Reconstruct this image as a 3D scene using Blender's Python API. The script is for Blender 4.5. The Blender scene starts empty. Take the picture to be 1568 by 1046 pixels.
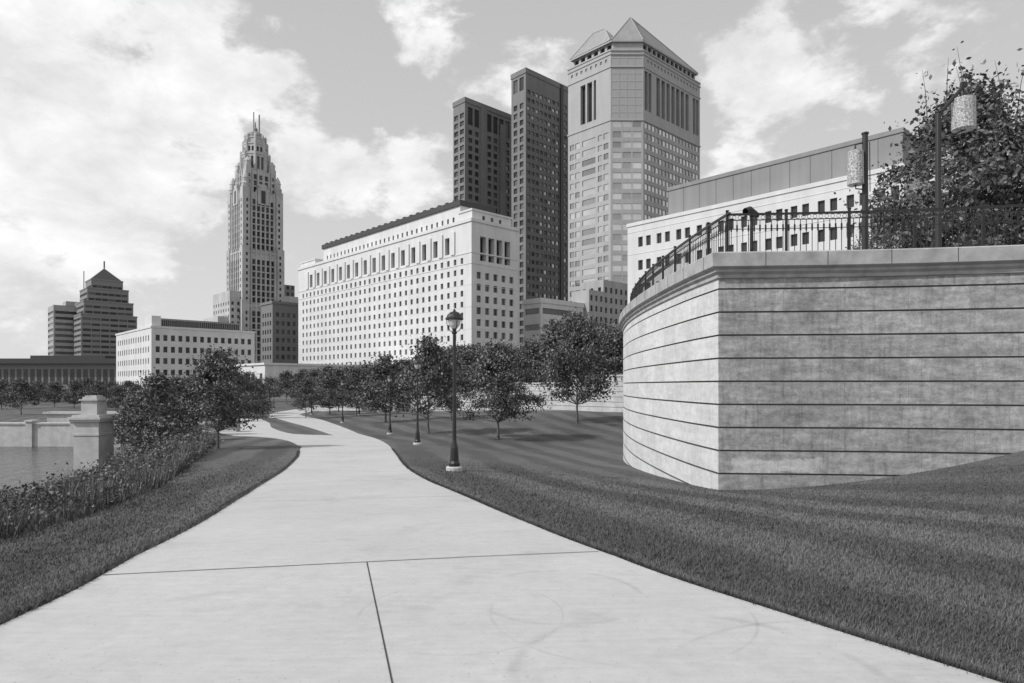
import bpy, math, random
import numpy as np
from mathutils import Vector
random.seed(7); rng=np.random.default_rng(7)
sc=bpy.context.scene

# ------------------------------------------------------------------ materials
def mat(name,val,rough=.8,noise=.12,scale=3.0,bump=0.0,bscale=30,metal=0.0,detail=3,streak=0):
    m=bpy.data.materials.new(name); m.use_nodes=True
    nt=m.node_tree; b=nt.nodes['Principled BSDF']
    b.inputs['Roughness'].default_value=rough; b.inputs['Metallic'].default_value=metal
    tc=nt.nodes.new('ShaderNodeTexCoord')
    n=nt.nodes.new('ShaderNodeTexNoise'); n.inputs['Scale'].default_value=scale; n.inputs['Detail'].default_value=detail
    nt.links.new(tc.outputs['Object'],n.inputs['Vector'])
    mr=nt.nodes.new('ShaderNodeMapRange'); mr.inputs[1].default_value=.25; mr.inputs[2].default_value=.75
    mr.inputs[3].default_value=val*(1-noise); mr.inputs[4].default_value=val*(1+noise)
    nt.links.new(n.outputs['Fac'],mr.inputs[0]); out=mr.outputs[0]
    if streak>0:   # vertical rain streaking on facades
        mp=nt.nodes.new('ShaderNodeMapping'); mp.inputs['Scale'].default_value=(1,1,.08); nt.links.new(tc.outputs['Object'],mp.inputs['Vector'])
        n3=nt.nodes.new('ShaderNodeTexNoise'); n3.inputs['Scale'].default_value=.55; n3.inputs['Detail'].default_value=4; nt.links.new(mp.outputs[0],n3.inputs['Vector'])
        m3=nt.nodes.new('ShaderNodeMapRange'); m3.inputs[1].default_value=.35; m3.inputs[2].default_value=.7; m3.inputs[3].default_value=1+streak*.4; m3.inputs[4].default_value=1-streak
        nt.links.new(n3.outputs['Fac'],m3.inputs[0]); mu=nt.nodes.new('ShaderNodeMath'); mu.operation='MULTIPLY'
        nt.links.new(out,mu.inputs[0]); nt.links.new(m3.outputs[0],mu.inputs[1]); out=mu.outputs[0]
    nt.links.new(out,b.inputs['Base Color'])
    if bump>0:
        n2=nt.nodes.new('ShaderNodeTexNoise'); n2.inputs['Scale'].default_value=bscale; n2.inputs['Detail'].default_value=5
        nt.links.new(tc.outputs['Object'],n2.inputs['Vector'])
        bp=nt.nodes.new('ShaderNodeBump'); bp.inputs['Strength'].default_value=bump; bp.inputs['Distance'].default_value=.05
        nt.links.new(n2.outputs['Fac'],bp.inputs['Height']); nt.links.new(bp.outputs[0],b.inputs['Normal'])
    return m
class NG:
    def __init__(s,m): s.nt=m.node_tree if hasattr(m,'node_tree') else m; s.L=s.nt.links.new
    def n(s,t,**k):
        x=s.nt.nodes.new(t)
        for a,b in k.items(): setattr(x,a,b)
        return x
    def sock(s,i,v):
        if isinstance(v,(int,float,tuple)): i.default_value=v
        else: s.L(v,i)
    def math(s,op,a,b=None,clamp=False):
        x=s.n('ShaderNodeMath',operation=op); x.use_clamp=clamp
        s.sock(x.inputs[0],a)
        if b is not None: s.sock(x.inputs[1],b)
        return x.outputs[0]
    def noise(s,vec,scale,detail=4,rough=.5,dist=0):
        x=s.n('ShaderNodeTexNoise'); x.inputs['Scale'].default_value=scale; x.inputs['Detail'].default_value=detail
        x.inputs['Roughness'].default_value=rough; x.inputs['Distortion'].default_value=dist
        s.L(vec,x.inputs['Vector']); return x.outputs['Fac']
    def mr(s,v,a,b,c,d,smooth=False):
        x=s.n('ShaderNodeMapRange'); 
        if smooth: x.interpolation_type='SMOOTHSTEP'
        s.sock(x.inputs[0],v)
        for i,q in enumerate((a,b,c,d)): s.sock(x.inputs[i+1],q)
        return x.outputs[0]
    def mapv(s,vec,scale=(1,1,1),rot=(0,0,0),loc=(0,0,0)):
        x=s.n('ShaderNodeMapping'); x.inputs['Scale'].default_value=scale; x.inputs['Rotation'].default_value=rot; x.inputs['Location'].default_value=loc
        s.L(vec,x.inputs['Vector']); return x.outputs[0]

def grass_mat(name,k,fine=True):
    m=bpy.data.materials.new(name); m.use_nodes=True; g=NG(m); b=m.node_tree.nodes['Principled BSDF']
    b.inputs['Roughness'].default_value=.8
    tc=g.n('ShaderNodeTexCoord').outputs['Object']
    n1=g.noise(tc,.3,3); n2=g.noise(tc,3.0,4,.65)
    at=g.n('ShaderNodeAttribute'); at.attribute_name='mow'
    ph=g.math('ADD',g.math('MULTIPLY',at.outputs['Fac'],3.3),g.math('MULTIPLY',g.noise(tc,.2,2),4.5))
    sw=g.math('SINE',ph)
    amp=g.mr(g.noise(tc,.10,1),.35,.65,.4,1.0)
    st=g.math('ADD',1,g.math('MULTIPLY',g.mr(sw,-.55,.55,-.30,.30,True),amp))
    a=g.mr(n1,.3,.7,.84,1.16); c=g.mr(n2,.3,.7,.84,1.16)
    v=g.math('MULTIPLY',g.math('MULTIPLY',a,c),st)
    if fine: v=g.math('MULTIPLY',v,g.mr(g.noise(tc,34,4,.75),.3,.7,.5,1.5))
    v=g.math('MULTIPLY',v,k); g.L(v,b.inputs['Base Color'])
    if fine:
        bp=g.n('ShaderNodeBump'); bp.inputs['Strength'].default_value=.8; bp.inputs['Distance'].default_value=.05
        g.L(g.noise(tc,30,4,.75),bp.inputs['Height']); g.L(bp.outputs[0],b.inputs['Normal'])
    return m
M_lawn=grass_mat('lawn',.10); M_blade=grass_mat('grass_blades',.13,False)

def concrete_mat():
    m=bpy.data.materials.new('path_concrete'); m.use_nodes=True; g=NG(m); b=m.node_tree.nodes['Principled BSDF']
    b.inputs['Roughness'].default_value=.85
    tc=g.n('ShaderNodeTexCoord').outputs['Object']
    a=g.mr(g.noise(tc,.5,5,.6),.3,.7,.92,1.07); c=g.mr(g.noise(tc,9,6,.7),.3,.7,.94,1.06)
    d=g.mr(g.noise(g.mapv(tc,scale=(1,8,1),rot=(0,0,.4)),2.5,5,.6),.3,.75,1.03,.92)
    v=g.math('MULTIPLY',g.math('MULTIPLY',a,c),d)
    sp=g.n('ShaderNodeSeparateXYZ'); g.L(tc,sp.inputs[0])
    patch=g.mr(g.noise(tc,1.7,5),.42,.6,0,1,True)
    for cx,cy,r,wd,am in ((.35,4.9,.62,.04,.15),(.75,4.55,.9,.02,.14),(1.0,3.5,1.0,.06,.14),(-.35,4.5,.7,.014,.12),(2.0,3.0,1.35,.03,.12)):
        dx=g.math('SUBTRACT',sp.outputs[0],cx); dy=g.math('SUBTRACT',sp.outputs[1],cy)
        dist=g.math('SQRT',g.math('ADD',g.math('MULTIPLY',dx,dx),g.math('MULTIPLY',dy,dy)))
        e=g.math('ABSOLUTE',g.math('SUBTRACT',dist,r))
        rg=g.math('MULTIPLY',g.mr(e,0,wd,am,0,True),patch)
        v=g.math('MULTIPLY',v,g.math('SUBTRACT',1,rg))
    v=g.math('MULTIPLY',v,g.mr(g.noise(tc,55,1),.70,.76,1,.7))
    v=g.math('MULTIPLY',v,g.mr(g.noise(tc,1.3,6,.7,.5),.54,.72,1,.84))
    v=g.math('MULTIPLY',v,.5); g.L(v,b.inputs['Base Color'])
    bp=g.n('ShaderNodeBump'); bp.inputs['Strength'].default_value=.15; bp.inputs['Distance'].default_value=.01
    g.L(g.noise(tc,90,4,.7),bp.inputs['Height']); g.L(bp.outputs[0],b.inputs['Normal'])
    return m
M_path=concrete_mat()
M_joint=mat('saw_cut_joint',.05)

def wall_mat(name,val,stain=1.0,sc0=None,bump=.3):
    m=bpy.data.materials.new(name); m.use_nodes=True; g=NG(m); b=m.node_tree.nodes['Principled BSDF']
    b.inputs['Roughness'].default_value=.9
    tc=g.n('ShaderNodeTexCoord'); uv=tc.outputs['UV']
    br=g.n('ShaderNodeTexBrick'); br.inputs['Scale'].default_value=1; br.inputs['Brick Width'].default_value=1.15; br.inputs['Row Height'].default_value=.565
    br.inputs['Mortar Size'].default_value=.005; br.inputs['Mortar Smooth'].default_value=.5; br.inputs['Bias'].default_value=0; br.offset=.37; br.offset_frequency=3; br.squash=1.25; br.squash_frequency=2
    br.inputs['Color1'].default_value=(.90,.90,.90,1); br.inputs['Color2'].default_value=(1.06,1.06,1.06,1); br.inputs['Mortar'].default_value=(.62,.62,.62,1)
    g.L(uv,br.inputs['Vector'])
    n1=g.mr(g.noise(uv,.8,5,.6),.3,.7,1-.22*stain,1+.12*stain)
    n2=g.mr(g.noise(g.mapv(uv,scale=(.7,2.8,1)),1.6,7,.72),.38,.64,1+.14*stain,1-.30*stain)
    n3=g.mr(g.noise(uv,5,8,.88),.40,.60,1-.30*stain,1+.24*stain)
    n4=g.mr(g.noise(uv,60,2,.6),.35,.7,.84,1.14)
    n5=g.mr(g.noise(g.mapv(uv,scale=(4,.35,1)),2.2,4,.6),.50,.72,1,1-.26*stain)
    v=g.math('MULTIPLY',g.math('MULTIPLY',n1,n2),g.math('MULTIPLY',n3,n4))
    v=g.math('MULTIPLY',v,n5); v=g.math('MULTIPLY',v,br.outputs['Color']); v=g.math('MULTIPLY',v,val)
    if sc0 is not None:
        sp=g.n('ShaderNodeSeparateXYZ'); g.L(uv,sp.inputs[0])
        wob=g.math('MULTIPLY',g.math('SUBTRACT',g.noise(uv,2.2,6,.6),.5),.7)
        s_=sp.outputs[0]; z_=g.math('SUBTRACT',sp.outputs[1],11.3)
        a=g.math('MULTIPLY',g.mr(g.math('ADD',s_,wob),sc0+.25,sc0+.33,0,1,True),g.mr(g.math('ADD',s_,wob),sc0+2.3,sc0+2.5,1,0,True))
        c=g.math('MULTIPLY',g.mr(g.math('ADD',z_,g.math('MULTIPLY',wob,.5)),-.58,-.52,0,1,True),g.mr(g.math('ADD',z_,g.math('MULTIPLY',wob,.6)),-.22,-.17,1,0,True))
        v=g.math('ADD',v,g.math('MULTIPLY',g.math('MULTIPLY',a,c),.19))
    g.L(v,b.inputs['Base Color'])
    bp=g.n('ShaderNodeBump'); bp.inputs['Strength'].default_value=bump; bp.inputs['Distance'].default_value=.02
    h=g.math('ADD',g.noise(uv,9,7,.75),g.math('MULTIPLY',br.outputs['Fac'],-.25))
    g.L(h,bp.inputs['Height']); g.L(bp.outputs[0],b.inputs['Normal'])
    return m
M_cap=mat('cap_stone',.38,noise=.28,scale=3,bump=.15,detail=6)
M_stone=mat('pale_stone',.5,noise=.18,scale=2.0,bump=.1,bscale=10,detail=6,streak=.15)
M_metal=mat('dark_painted_metal',.025,rough=.4,noise=.1)
M_rail=mat('railing_metal',.02,rough=.45)
M_lglass=mat('lamp_glass',.6,rough=.25,noise=.05)
M_bark=mat('bark',.11,noise=.3,scale=8,bump=.4)
M_leafs=[mat('leaf_a',.06,rough=.6,noise=.3,scale=.8,detail=1),mat('leaf_b',.10,rough=.6,noise=.3,scale=.8,detail=1),mat('leaf_c',.17,rough=.55,noise=.3,scale=.8,detail=1)]
M_shr=[mat('shrub_a',.07,noise=.3,detail=1),mat('shrub_b',.12,noise=.3,detail=1),mat('shrub_c',.22,noise=.3,detail=1)]

# ------------------------------------------------------------------ mesh helpers
def link(o): sc.collection.objects.link(o); return o
class MB:
    def __init__(s): s.v=[];s.f=[];s.m=[]
    def face(s,pts,m=0):
        i=len(s.v); s.v.extend([tuple(p) for p in pts]); s.f.append(tuple(range(i,i+len(pts)))); s.m.append(m)
    def obox(s,o,u,w,a,b,c,d,z0,z1,m=0):
        P=lambda p,q,z:(o[0]+u[0]*p+w[0]*q,o[1]+u[1]*p+w[1]*q,z)
        q=[P(a,c,z0),P(b,c,z0),P(b,d,z0),P(a,d,z0),P(a,c,z1),P(b,c,z1),P(b,d,z1),P(a,d,z1)]
        for f in ((0,3,2,1),(4,5,6,7),(0,1,5,4),(1,2,6,5),(2,3,7,6),(3,0,4,7)): s.face([q[k] for k in f],m)
    def box(s,x0,x1,y0,y1,z0,z1,m=0): s.obox((0,0),(1,0),(0,1),x0,x1,y0,y1,z0,z1,m)
    def lathe(s,cx,cy,prof,n=16,m=0,rot=0):
        for (r0,z0),(r1,z1) in zip(prof,prof[1:]):
            for k in range(n):
                a=2*math.pi*k/n+rot;b=2*math.pi*(k+1)/n+rot
                pts=[(cx+r0*math.cos(a),cy+r0*math.sin(a),z0),(cx+r0*math.cos(b),cy+r0*math.sin(b),z0),(cx+r1*math.cos(b),cy+r1*math.sin(b),z1),(cx+r1*math.cos(a),cy+r1*math.sin(a),z1)]
                if r1<1e-4: pts=pts[:3]
                elif r0<1e-4: pts=[pts[0],pts[2],pts[3]]
                s.face(pts,m)
    def tube(s,pts,rad,n=6,m=0):
        V,Q=tube_np(pts,rad,n)
        i=len(s.v); s.v.extend([tuple(v) for v in V]); 
        for q in Q: s.f.append(tuple(int(k)+i for k in q)); s.m.append(m)
    def obj(s,name,mats,smooth=False):
        me=bpy.data.meshes.new(name); me.from_pydata(s.v,[],s.f)
        for m in mats: me.materials.append(m)
        me.polygons.foreach_set('material_index',s.m)
        if smooth: me.polygons.foreach_set('use_smooth',[True]*len(s.f))
        me.update(); return link(bpy.data.objects.new(name,me))
def tube_np(pts,rad,n=6):
    pts=[Vector(p) for p in pts]; V=[];Q=[]
    if not hasattr(rad,'__len__'): rad=[rad]*len(pts)
    for i,p in enumerate(pts):
        d=(pts[min(i+1,len(pts)-1)]-pts[max(i-1,0)]).normalized()
        a=d.cross(Vector((0.13,.99,0.05))); 
        if a.length<.05: a=d.cross(Vector((1,0,0)))
        a.normalize(); b=d.cross(a)
        for k in range(n):
            t=2*math.pi*k/n; q=p+a*(rad[i]*math.cos(t))+b*(rad[i]*math.sin(t)); V.append(tuple(q))
    for i in range(len(pts)-1):
        for k in range(n):
            Q.append((i*n+k,i*n+(k+1)%n,(i+1)*n+(k+1)%n,(i+1)*n+k))
    return V,Q
def mesh_np(name,verts,faces,midx,mats,attr=None):
    me=bpy.data.meshes.new(name); verts=np.asarray(verts,dtype=np.float32); faces=np.asarray(faces,dtype=np.int32)
    K,n=faces.shape
    me.vertices.add(len(verts)); me.vertices.foreach_set('co',verts.ravel())
    me.loops.add(K*n); me.loops.foreach_set('vertex_index',faces.ravel())
    me.polygons.add(K); me.polygons.foreach_set('loop_start',np.arange(0,K*n,n,dtype=np.int32))
    try: me.polygons.foreach_set('loop_total',np.full(K,n,dtype=np.int32))
    except Exception: pass
    for m in mats: me.materials.append(m)
    me.polygons.foreach_set('material_index',np.asarray(midx,dtype=np.int32))
    me.update(calc_edges=True)
    if attr is not None:
        a=me.attributes.new('mow','FLOAT','POINT'); a.data.foreach_set('value',np.asarray(attr,dtype=np.float32))
    return me

# ------------------------------------------------------------------ terrain
GY=[-50,0,6,10,17,32,46,64,100,150,400,4000]; GZ=[0,0,0,-.2,-.61,-1.29,-1.85,-2.1,-2.5,-2.6,-2,-2]
Lp=[(-3.3,-3),(-3.3,1),(-3.33,3),(-3.35,4.27),(-3.39,5.39),(-3.73,7.7),(-4.3,10.3),(-4.84,12.6),(-5.75,16.5),(-7.2,22),(-9.3,29),(-10.6,36),(-11.6,42.8),(-17.5,56),(-24,69),(-32,86),(-38,105),(-39,130)]
Rp=[(5.2,-3),(3.9,1.0),(2.8,3.1),(1.97,4.35),(.95,6.0),(-.1,8.7),(-.95,11.2),(-1.88,14),(-3.0,18.2),(-4.25,23.8),(-5.9,31),(-7.6,37),(-9.5,42.5),(-14.0,54.5),(-20.5,70.5),(-28,86.5),(-33,104),(-34,130)]
BY=[-30,7,8.3,12,20.5,32,38,45,62,90,130]; BX=[-5.3,-5.4,-5.5,-6.5,-9.9,-14.5,-18,-22,-30,-44,-60]
def sm(t): t=np.clip(t,0,1); return t*t*(3-2*t)
RYs=[p[1] for p in Rp];RXs=[p[0] for p in Rp];LYs=[p[1] for p in Lp];LXs=[p[0] for p in Lp]
def mow(x,y):
    xr=np.interp(y,RYs,RXs); xl=np.interp(y,LYs,LXs); sl=1+.004*np.abs(y)
    return np.where(x>.5*(xr+xl),(x-xr)*.9,(x-xl)*1.1)/sl
def terr(x,y):
    x=np.asarray(x,float); y=np.asarray(y,float)
    z=np.interp(y,GY,GZ)
    xr=np.interp(y,RYs,RXs)
    k=sm((x-xr-.3)/np.maximum(5-xr,1.5))
    D=np.interp(y,[0,8,16,21,31,40,48,55,62,90,130,200],[0,-.05,-.42,-.55,-.73,-.5,0,.5,1.1,1.1,.8,0])
    z=z+k*D
    q=np.clip(x-5,0,9); rise=.0204*q*q+.25*np.clip(x-14,0,8)
    z=z+rise*sm((y-3)/10)*(1-sm((y-22)/18))
    xb=np.interp(y,BY,BX); s=xb-x
    drop=np.interp(s,[0,2,4,6,9,12],[0,.3,1.3,2.6,4,4.9])
    z=z-drop*(1-np.clip((y-62)/.5,0,1))
    z=z-.35*np.clip((-28-x)/4,0,1)*np.clip((y-61.9)/.6,0,1)*(1-sm((y-90)/60))
    return z
def tz(x,y): return float(terr(x,y))
def axis(a,b,st,far,g=1.35):
    c=list(np.arange(a,b+1e-6,st)); s=st
    while c[-1]<far[1]: s*=g; c.append(c[-1]+s)
    s=st
    while c[0]>far[0]: s*=g; c.insert(0,c[0]-s)
    return np.array(c)
X=axis(-50,24,.5,(-4000,4000)); Y=axis(-8,72,.5,(-300,5000),1.2)
gx,gy=np.meshgrid(X,Y); gz=terr(gx,gy)
nx,ny=len(X),len(Y); idx=np.arange(nx*ny).reshape(ny,nx)
F=np.stack([idx[:-1,:-1],idx[:-1,1:],idx[1:,1:],idx[1:,:-1]],-1).reshape(-1,4)
me=mesh_np('lawn_ground',np.stack([gx,gy,gz],-1).reshape(-1,3),F,np.zeros(len(F)),[M_lawn],mow(gx,gy).ravel())
me.polygons.foreach_set('use_smooth',[True]*len(F)); link(bpy.data.objects.new('lawn_ground',me))

# water
m=bpy.data.materials.new('river_water'); m.use_nodes=True; g=NG(m); b=m.node_tree.nodes['Principled BSDF']
b.inputs['Base Color'].default_value=(.09,.09,.09,1); b.inputs['Roughness'].default_value=.1
tc=g.n('ShaderNodeTexCoord').outputs['Object']; bp=g.n('ShaderNodeBump'); bp.inputs['Strength'].default_value=1; bp.inputs['Distance'].default_value=.35
g.L(g.noise(g.mapv(tc,scale=(1,.6,1)),1.6,5,.6,.4),bp.inputs['Height']); g.L(bp.outputs[0],b.inputs['Normal'])
w=MB(); w.face([(-900,-100,-4.2),(-8,-100,-4.2),(-8,62.2,-4.2),(-900,62.2,-4.2)]); w.obj('river_water',[m])

# path
def dens(P,k=8):
    P=np.array(P); out=[]
    for i in range(len(P)-1):
        p0=P[max(i-1,0)];p1=P[i];p2=P[i+1];p3=P[min(i+2,len(P)-1)]
        for t in np.linspace(0,1,k,endpoint=False):
            out.append(.5*((2*p1)+(-p0+p2)*t+(2*p0-5*p1+4*p2-p3)*t*t+(-p0+3*p1-3*p2+p3)*t**3))
    out.append(P[-1]); return np.array(out)
def strip(mb,L,R,off,k=10,c=10,m=0):
    A=dens(L,k);B=dens(R,k)
    t=np.linspace(0,1,c+1)[None,:,None]; G=A[:,None,:]*(1-t)+B[:,None,:]*t
    Z=terr(G[...,0],G[...,1])+off
    for i in range(G.shape[0]-1):
        for j in range(c):
            mb.face([(G[a,b_,0],G[a,b_,1],Z[a,b_]) for a,b_ in ((i,j),(i,j+1),(i+1,j+1),(i+1,j))],m)
    for E in (0,c):
        for i in range(G.shape[0]-1):
            mb.face([(G[i,E,0],G[i,E,1],Z[i,E]),(G[i+1,E,0],G[i+1,E,1],Z[i+1,E]),(G[i+1,E,0],G[i+1,E,1],Z[i+1,E]-.15),(G[i,E,0],G[i,E,1],Z[i,E]-.15)],m)
    return A,B
pm=MB(); A,B=strip(pm,Lp,Rp,.03)
FL=[(-8.9,28),(-12.4,36),(-15.4,40.6),(-19,44),(-24,53),(-28,65),(-36,81),(-50,100)]
FR=[(-7.6,34),(-9.4,40),(-11.4,42.9),(-15.4,46),(-20,54.5),(-24.5,65.5),(-32.5,81),(-46,101)]
FA,FB=strip(pm,FL,FR,.024)
pm.obj('concrete_path',[M_path])
jm=MB()
def joint(p,q,w=.012,n=24):
    p=np.array(p);q=np.array(q); d=(q-p)/np.linalg.norm(q-p); nn=np.array([-d[1],d[0]])*w/2
    for i in range(n):
        a=p+(q-p)*i/n; b_=p+(q-p)*(i+1)/n
        jm.face([(*(a-nn),tz(*a)+.034),(*(b_-nn),tz(*b_)+.034),(*(b_+nn),tz(*b_)+.034),(*(a+nn),tz(*a)+.034)])
joint((-3.38,5.40),(.82,6.2),.012); joint((-1.29,5.80),(-.62,3.4),.009); joint((-.62,3.4),(.2,.5),.009)
for i in (58,70,80,90,98,106,114):
    if i<len(A): joint(A[i],B[i],.008)
jm.obj('path_joints',[M_joint])

# ------------------------------------------------------------------ grass blades
poly1=np.vstack([A,B[::-1]]); poly2=np.vstack([FA,FB[::-1]])
def inpoly(x,y,P):
    c=np.zeros(len(x),bool); n=len(P)
    for i in range(n):
        x1,y1=P[i];x2,y2=P[(i+1)%n]
        if y1==y2: continue
        k=((y1>y)!=(y2>y))&(x<(x2-x1)*(y-y1)/(y2-y1)+x1); c^=k
    return c
WL=[(5.06,16),(4.88,18),(4.76,21),(4.74,24),(4.87,27),(5.17,30),(5.65,33),(6.6,36.5),(8.3,40),(11,43)]
WR=[(5.06,16),(8.5,15.72),(11.9,15.15),(16,14.1),(22,12.0),(30,8.5)]
wallpoly=np.array([p for p in WL[::-1]]+[p for p in WR[1:]]+[(40,8),(40,45)])
N=480000
r=3.0*np.exp(rng.random(N)**1.15*math.log(24/3.0)); th=(rng.random(N)-.5)*math.radians(92)
x=r*np.sin(th); y=r*np.cos(th)
ne=50000; tt=rng.random(ne)*95; Pe=np.where((rng.random(ne)<.5)[:,None],0,1)
ia=np.arange(len(A)); ex=np.where(Pe[:,0]==0,np.interp(tt,ia,A[:,0]),np.interp(tt,ia,B[:,0])); ey=np.where(Pe[:,0]==0,np.interp(tt,ia,A[:,1]),np.interp(tt,ia,B[:,1]))
of=rng.random(ne)*.07+.004; ex=ex+np.where(Pe[:,0]==0,-of,of)
edge=np.concatenate([np.zeros(N,bool),np.ones(ne,bool)]); x=np.concatenate([x,ex]); y=np.concatenate([y,ey]); r=np.hypot(x,y)
ok=~inpoly(x,y,poly1)&~inpoly(x,y,poly2)&~inpoly(x,y,wallpoly)&(x>np.interp(y,BY,BX)-.6)&(edge|(rng.random(len(x))<1-sm((r-11)/13)*.94))&(y>1)
x=x[ok];y=y[ok];r=r[ok];edge=edge[ok];n=len(x); z=terr(x,y)
h=(.014+.024*rng.random(n))*np.where(edge,1.9,1); wd=.0015+.0005*r; a=rng.random(n)*math.pi*2; l=.3+rng.random(n)*.9
dx=np.cos(a)*wd;dy=np.sin(a)*wd; lx=np.cos(a+1.57)*h*l;ly=np.sin(a+1.57)*h*l
V=np.empty((n,3,3)); V[:,0]=np.stack([x-dx,y-dy,z-.006],-1);V[:,1]=np.stack([x+dx,y+dy,z-.006],-1);V[:,2]=np.stack([x+lx,y+ly,z+h],-1)
mo=np.repeat(mow(x,y),3)
me=mesh_np('lawn_grass',V.reshape(-1,3),np.arange(n*3).reshape(n,3),edge.astype(int),[M_blade,M_leafs[0]],mo); link(bpy.data.objects.new('lawn_grass',me))

# ------------------------------------------------------------------ profile walls
def offset_line(P,d):
    P=np.array(P); out=[]
    for i in range(len(P)):
        a=P[max(i-1,0)];b_=P[i];c=P[min(i+1,len(P)-1)]
        d1=(b_-a) if i>0 else (c-b_); d2=(c-b_) if i<len(P)-1 else (b_-a)
        d1=d1/np.linalg.norm(d1);d2=d2/np.linalg.norm(d2)
        n1=np.array([-d1[1],d1[0]]);n2=np.array([-d2[1],d2[0]]); nn=n1+n2; nn/=np.linalg.norm(nn)
        out.append(b_+nn*d/max(.3,nn@n1))
    return np.array(out)
Lc=dens(WL,8)[::-1]; Rc=dens(WR,8)
PL=np.vstack([Lc,Rc[1:]])
seg=np.concatenate([[0],np.cumsum(np.linalg.norm(np.diff(PL,axis=0),axis=1))]); SC=seg[len(Lc)-1]
M_wallR=wall_mat('shaded_weathered_block',.43,1.0,SC,.45); M_wallL=wall_mat('sunlit_block',.68,.4,None,.1)  # same stone twice: curve painted paler for sun, front darker for shade and weathering
def profile_wall(name,P,prof,mats,ic):
    P=np.array(P); s=np.concatenate([[0],np.cumsum(np.linalg.norm(np.diff(P,axis=0),axis=1))])
    V=[];F=[];mi=[];UV=[]
    lines=[offset_line(P,-o) for o,_,_ in prof]
    for j in range(len(prof)-1):
        for i in range(len(P)-1):
            k=len(V)
            for (jj,ii) in ((j,i),(j,i+1),(j+1,i+1),(j+1,i)):
                z_=prof[jj][1]; V.append((lines[jj][ii][0],lines[jj][ii][1],z_)); UV.append((s[ii],z_+20*.565))
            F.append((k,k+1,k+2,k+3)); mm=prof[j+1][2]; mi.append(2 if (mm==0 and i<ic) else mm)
    me=bpy.data.meshes.new(name); me.from_pydata(V,[],F); uv=me.uv_layers.new(name='UVMap')
    for l in me.loops: uv.data[l.index].uv=UV[l.vertex_index]
    for m in mats: me.materials.append(m)
    me.polygons.foreach_set('material_index',mi); me.update(); return link(bpy.data.objects.new(name,me))
prof=[(0,-3.4,0)]
zg=[k*.565 for k in range(-4,8)]
for zz in zg:
    prof+= [(0.012,zz-.022,0),(-.05,zz-.016,3),(-.05,zz+.016,3),(0,zz+.022,3)]
prof+=[(0,4.20,0),(.05,4.22,1),(.05,4.30,1),(.12,4.36,1),(.12,4.42,1),(.2,4.46,1),(.22,4.48,1),(.22,4.80,1),(.19,4.83,1),(-.75,4.85,1)]
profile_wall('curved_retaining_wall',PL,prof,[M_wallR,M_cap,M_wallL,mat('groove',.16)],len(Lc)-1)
cj=MB(); O1=offset_line(PL,-.223)
for t in np.arange(.7,seg[-1],1.45):
    p=np.array([np.interp(t,seg,O1[:,0]),np.interp(t,seg,O1[:,1])]); q=np.array([np.interp(t+.01,seg,O1[:,0]),np.interp(t+.01,seg,O1[:,1])]); u=(q-p)/np.linalg.norm(q-p)
    cj.obox(p,u,(-u[1],u[0]),-.005,.005,-.003,.01,4.48,4.81)
cjo=cj.obj('cap_joints',[M_joint]); cjo.parent=bpy.data.objects['curved_retaining_wall']
dk=MB(); inn=offset_line(PL,.7); pts=[(p[0],p[1],4.80) for p in inn]+[(60,8,4.8),(60,60,4.8),(14,60,4.8)]
dk.face(pts); dk.obj('terrace_paving',[M_cap])

# railing
rl=MB(); RP=offset_line(PL,.35); rs=np.concatenate([[0],np.cumsum(np.linalg.norm(np.diff(RP,axis=0),axis=1))])
zc=4.84; T=lambda t:(np.array([np.interp(t,rs,RP[:,0]),np.interp(t,rs,RP[:,1])]))
def rail_bar(z0,z1,w):
    for i in range(len(RP)-1):
        p=RP[i];q=RP[i+1];L_=np.linalg.norm(q-p);u=(q-p)/L_
        rl.obox(p,u,(-u[1],u[0]),-.004,L_+.004,-w/2,w/2,z0,z1)
rail_bar(zc+1.00,zc+1.05,.055); rail_bar(zc+.87,zc+.89,.03); rail_bar(zc+.65,zc+.665,.025); rail_bar(zc+.07,zc+.095,.03)
def fr(t):
    p=T(t);q=T(t+.02);u=(q-p)/np.linalg.norm(q-p);return p,u,np.array((-u[1],u[0]))
ci=len(Lc)-1; tc0=rs[ci]
t=tc0-math.floor(tc0/1.5)*1.5
posts=[]
while t<rs[-1]-.1: posts.append(t); t+=1.5
for t in posts:
    p,u,w_=fr(t); rl.obox(p,u,w_,-.028,.028,-.028,.028,zc-.02,zc+1.10); rl.obox(p,u,w_,-.045,.045,-.045,.045,zc-.02,zc+.04)
    rl.obox(p,u,w_,-.036,.036,-.036,.036,zc+1.10,zc+1.13)
t=posts[0]
while t<rs[-1]-.15:
    p,u,w_=fr(t); rl.obox(p,u,w_,-.007,.007,-.007,.007,zc+.08,zc+.88)
    rl.obox(p,u,w_,-.018,.018,-.012,.012,zc+.60,zc+.76)
    pr=[]
    for k in range(9):
        a=2*math.pi*k/8; pr.append((p[0]+u[0]*(.07+.048*math.cos(a)),p[1]+u[1]*(.07+.048*math.cos(a)),zc+.945+.048*math.sin(a)))
    rl.tube(pr,.006,4)
    t+=.14
rl.obj('ornamental_railing',[M_rail])

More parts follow.
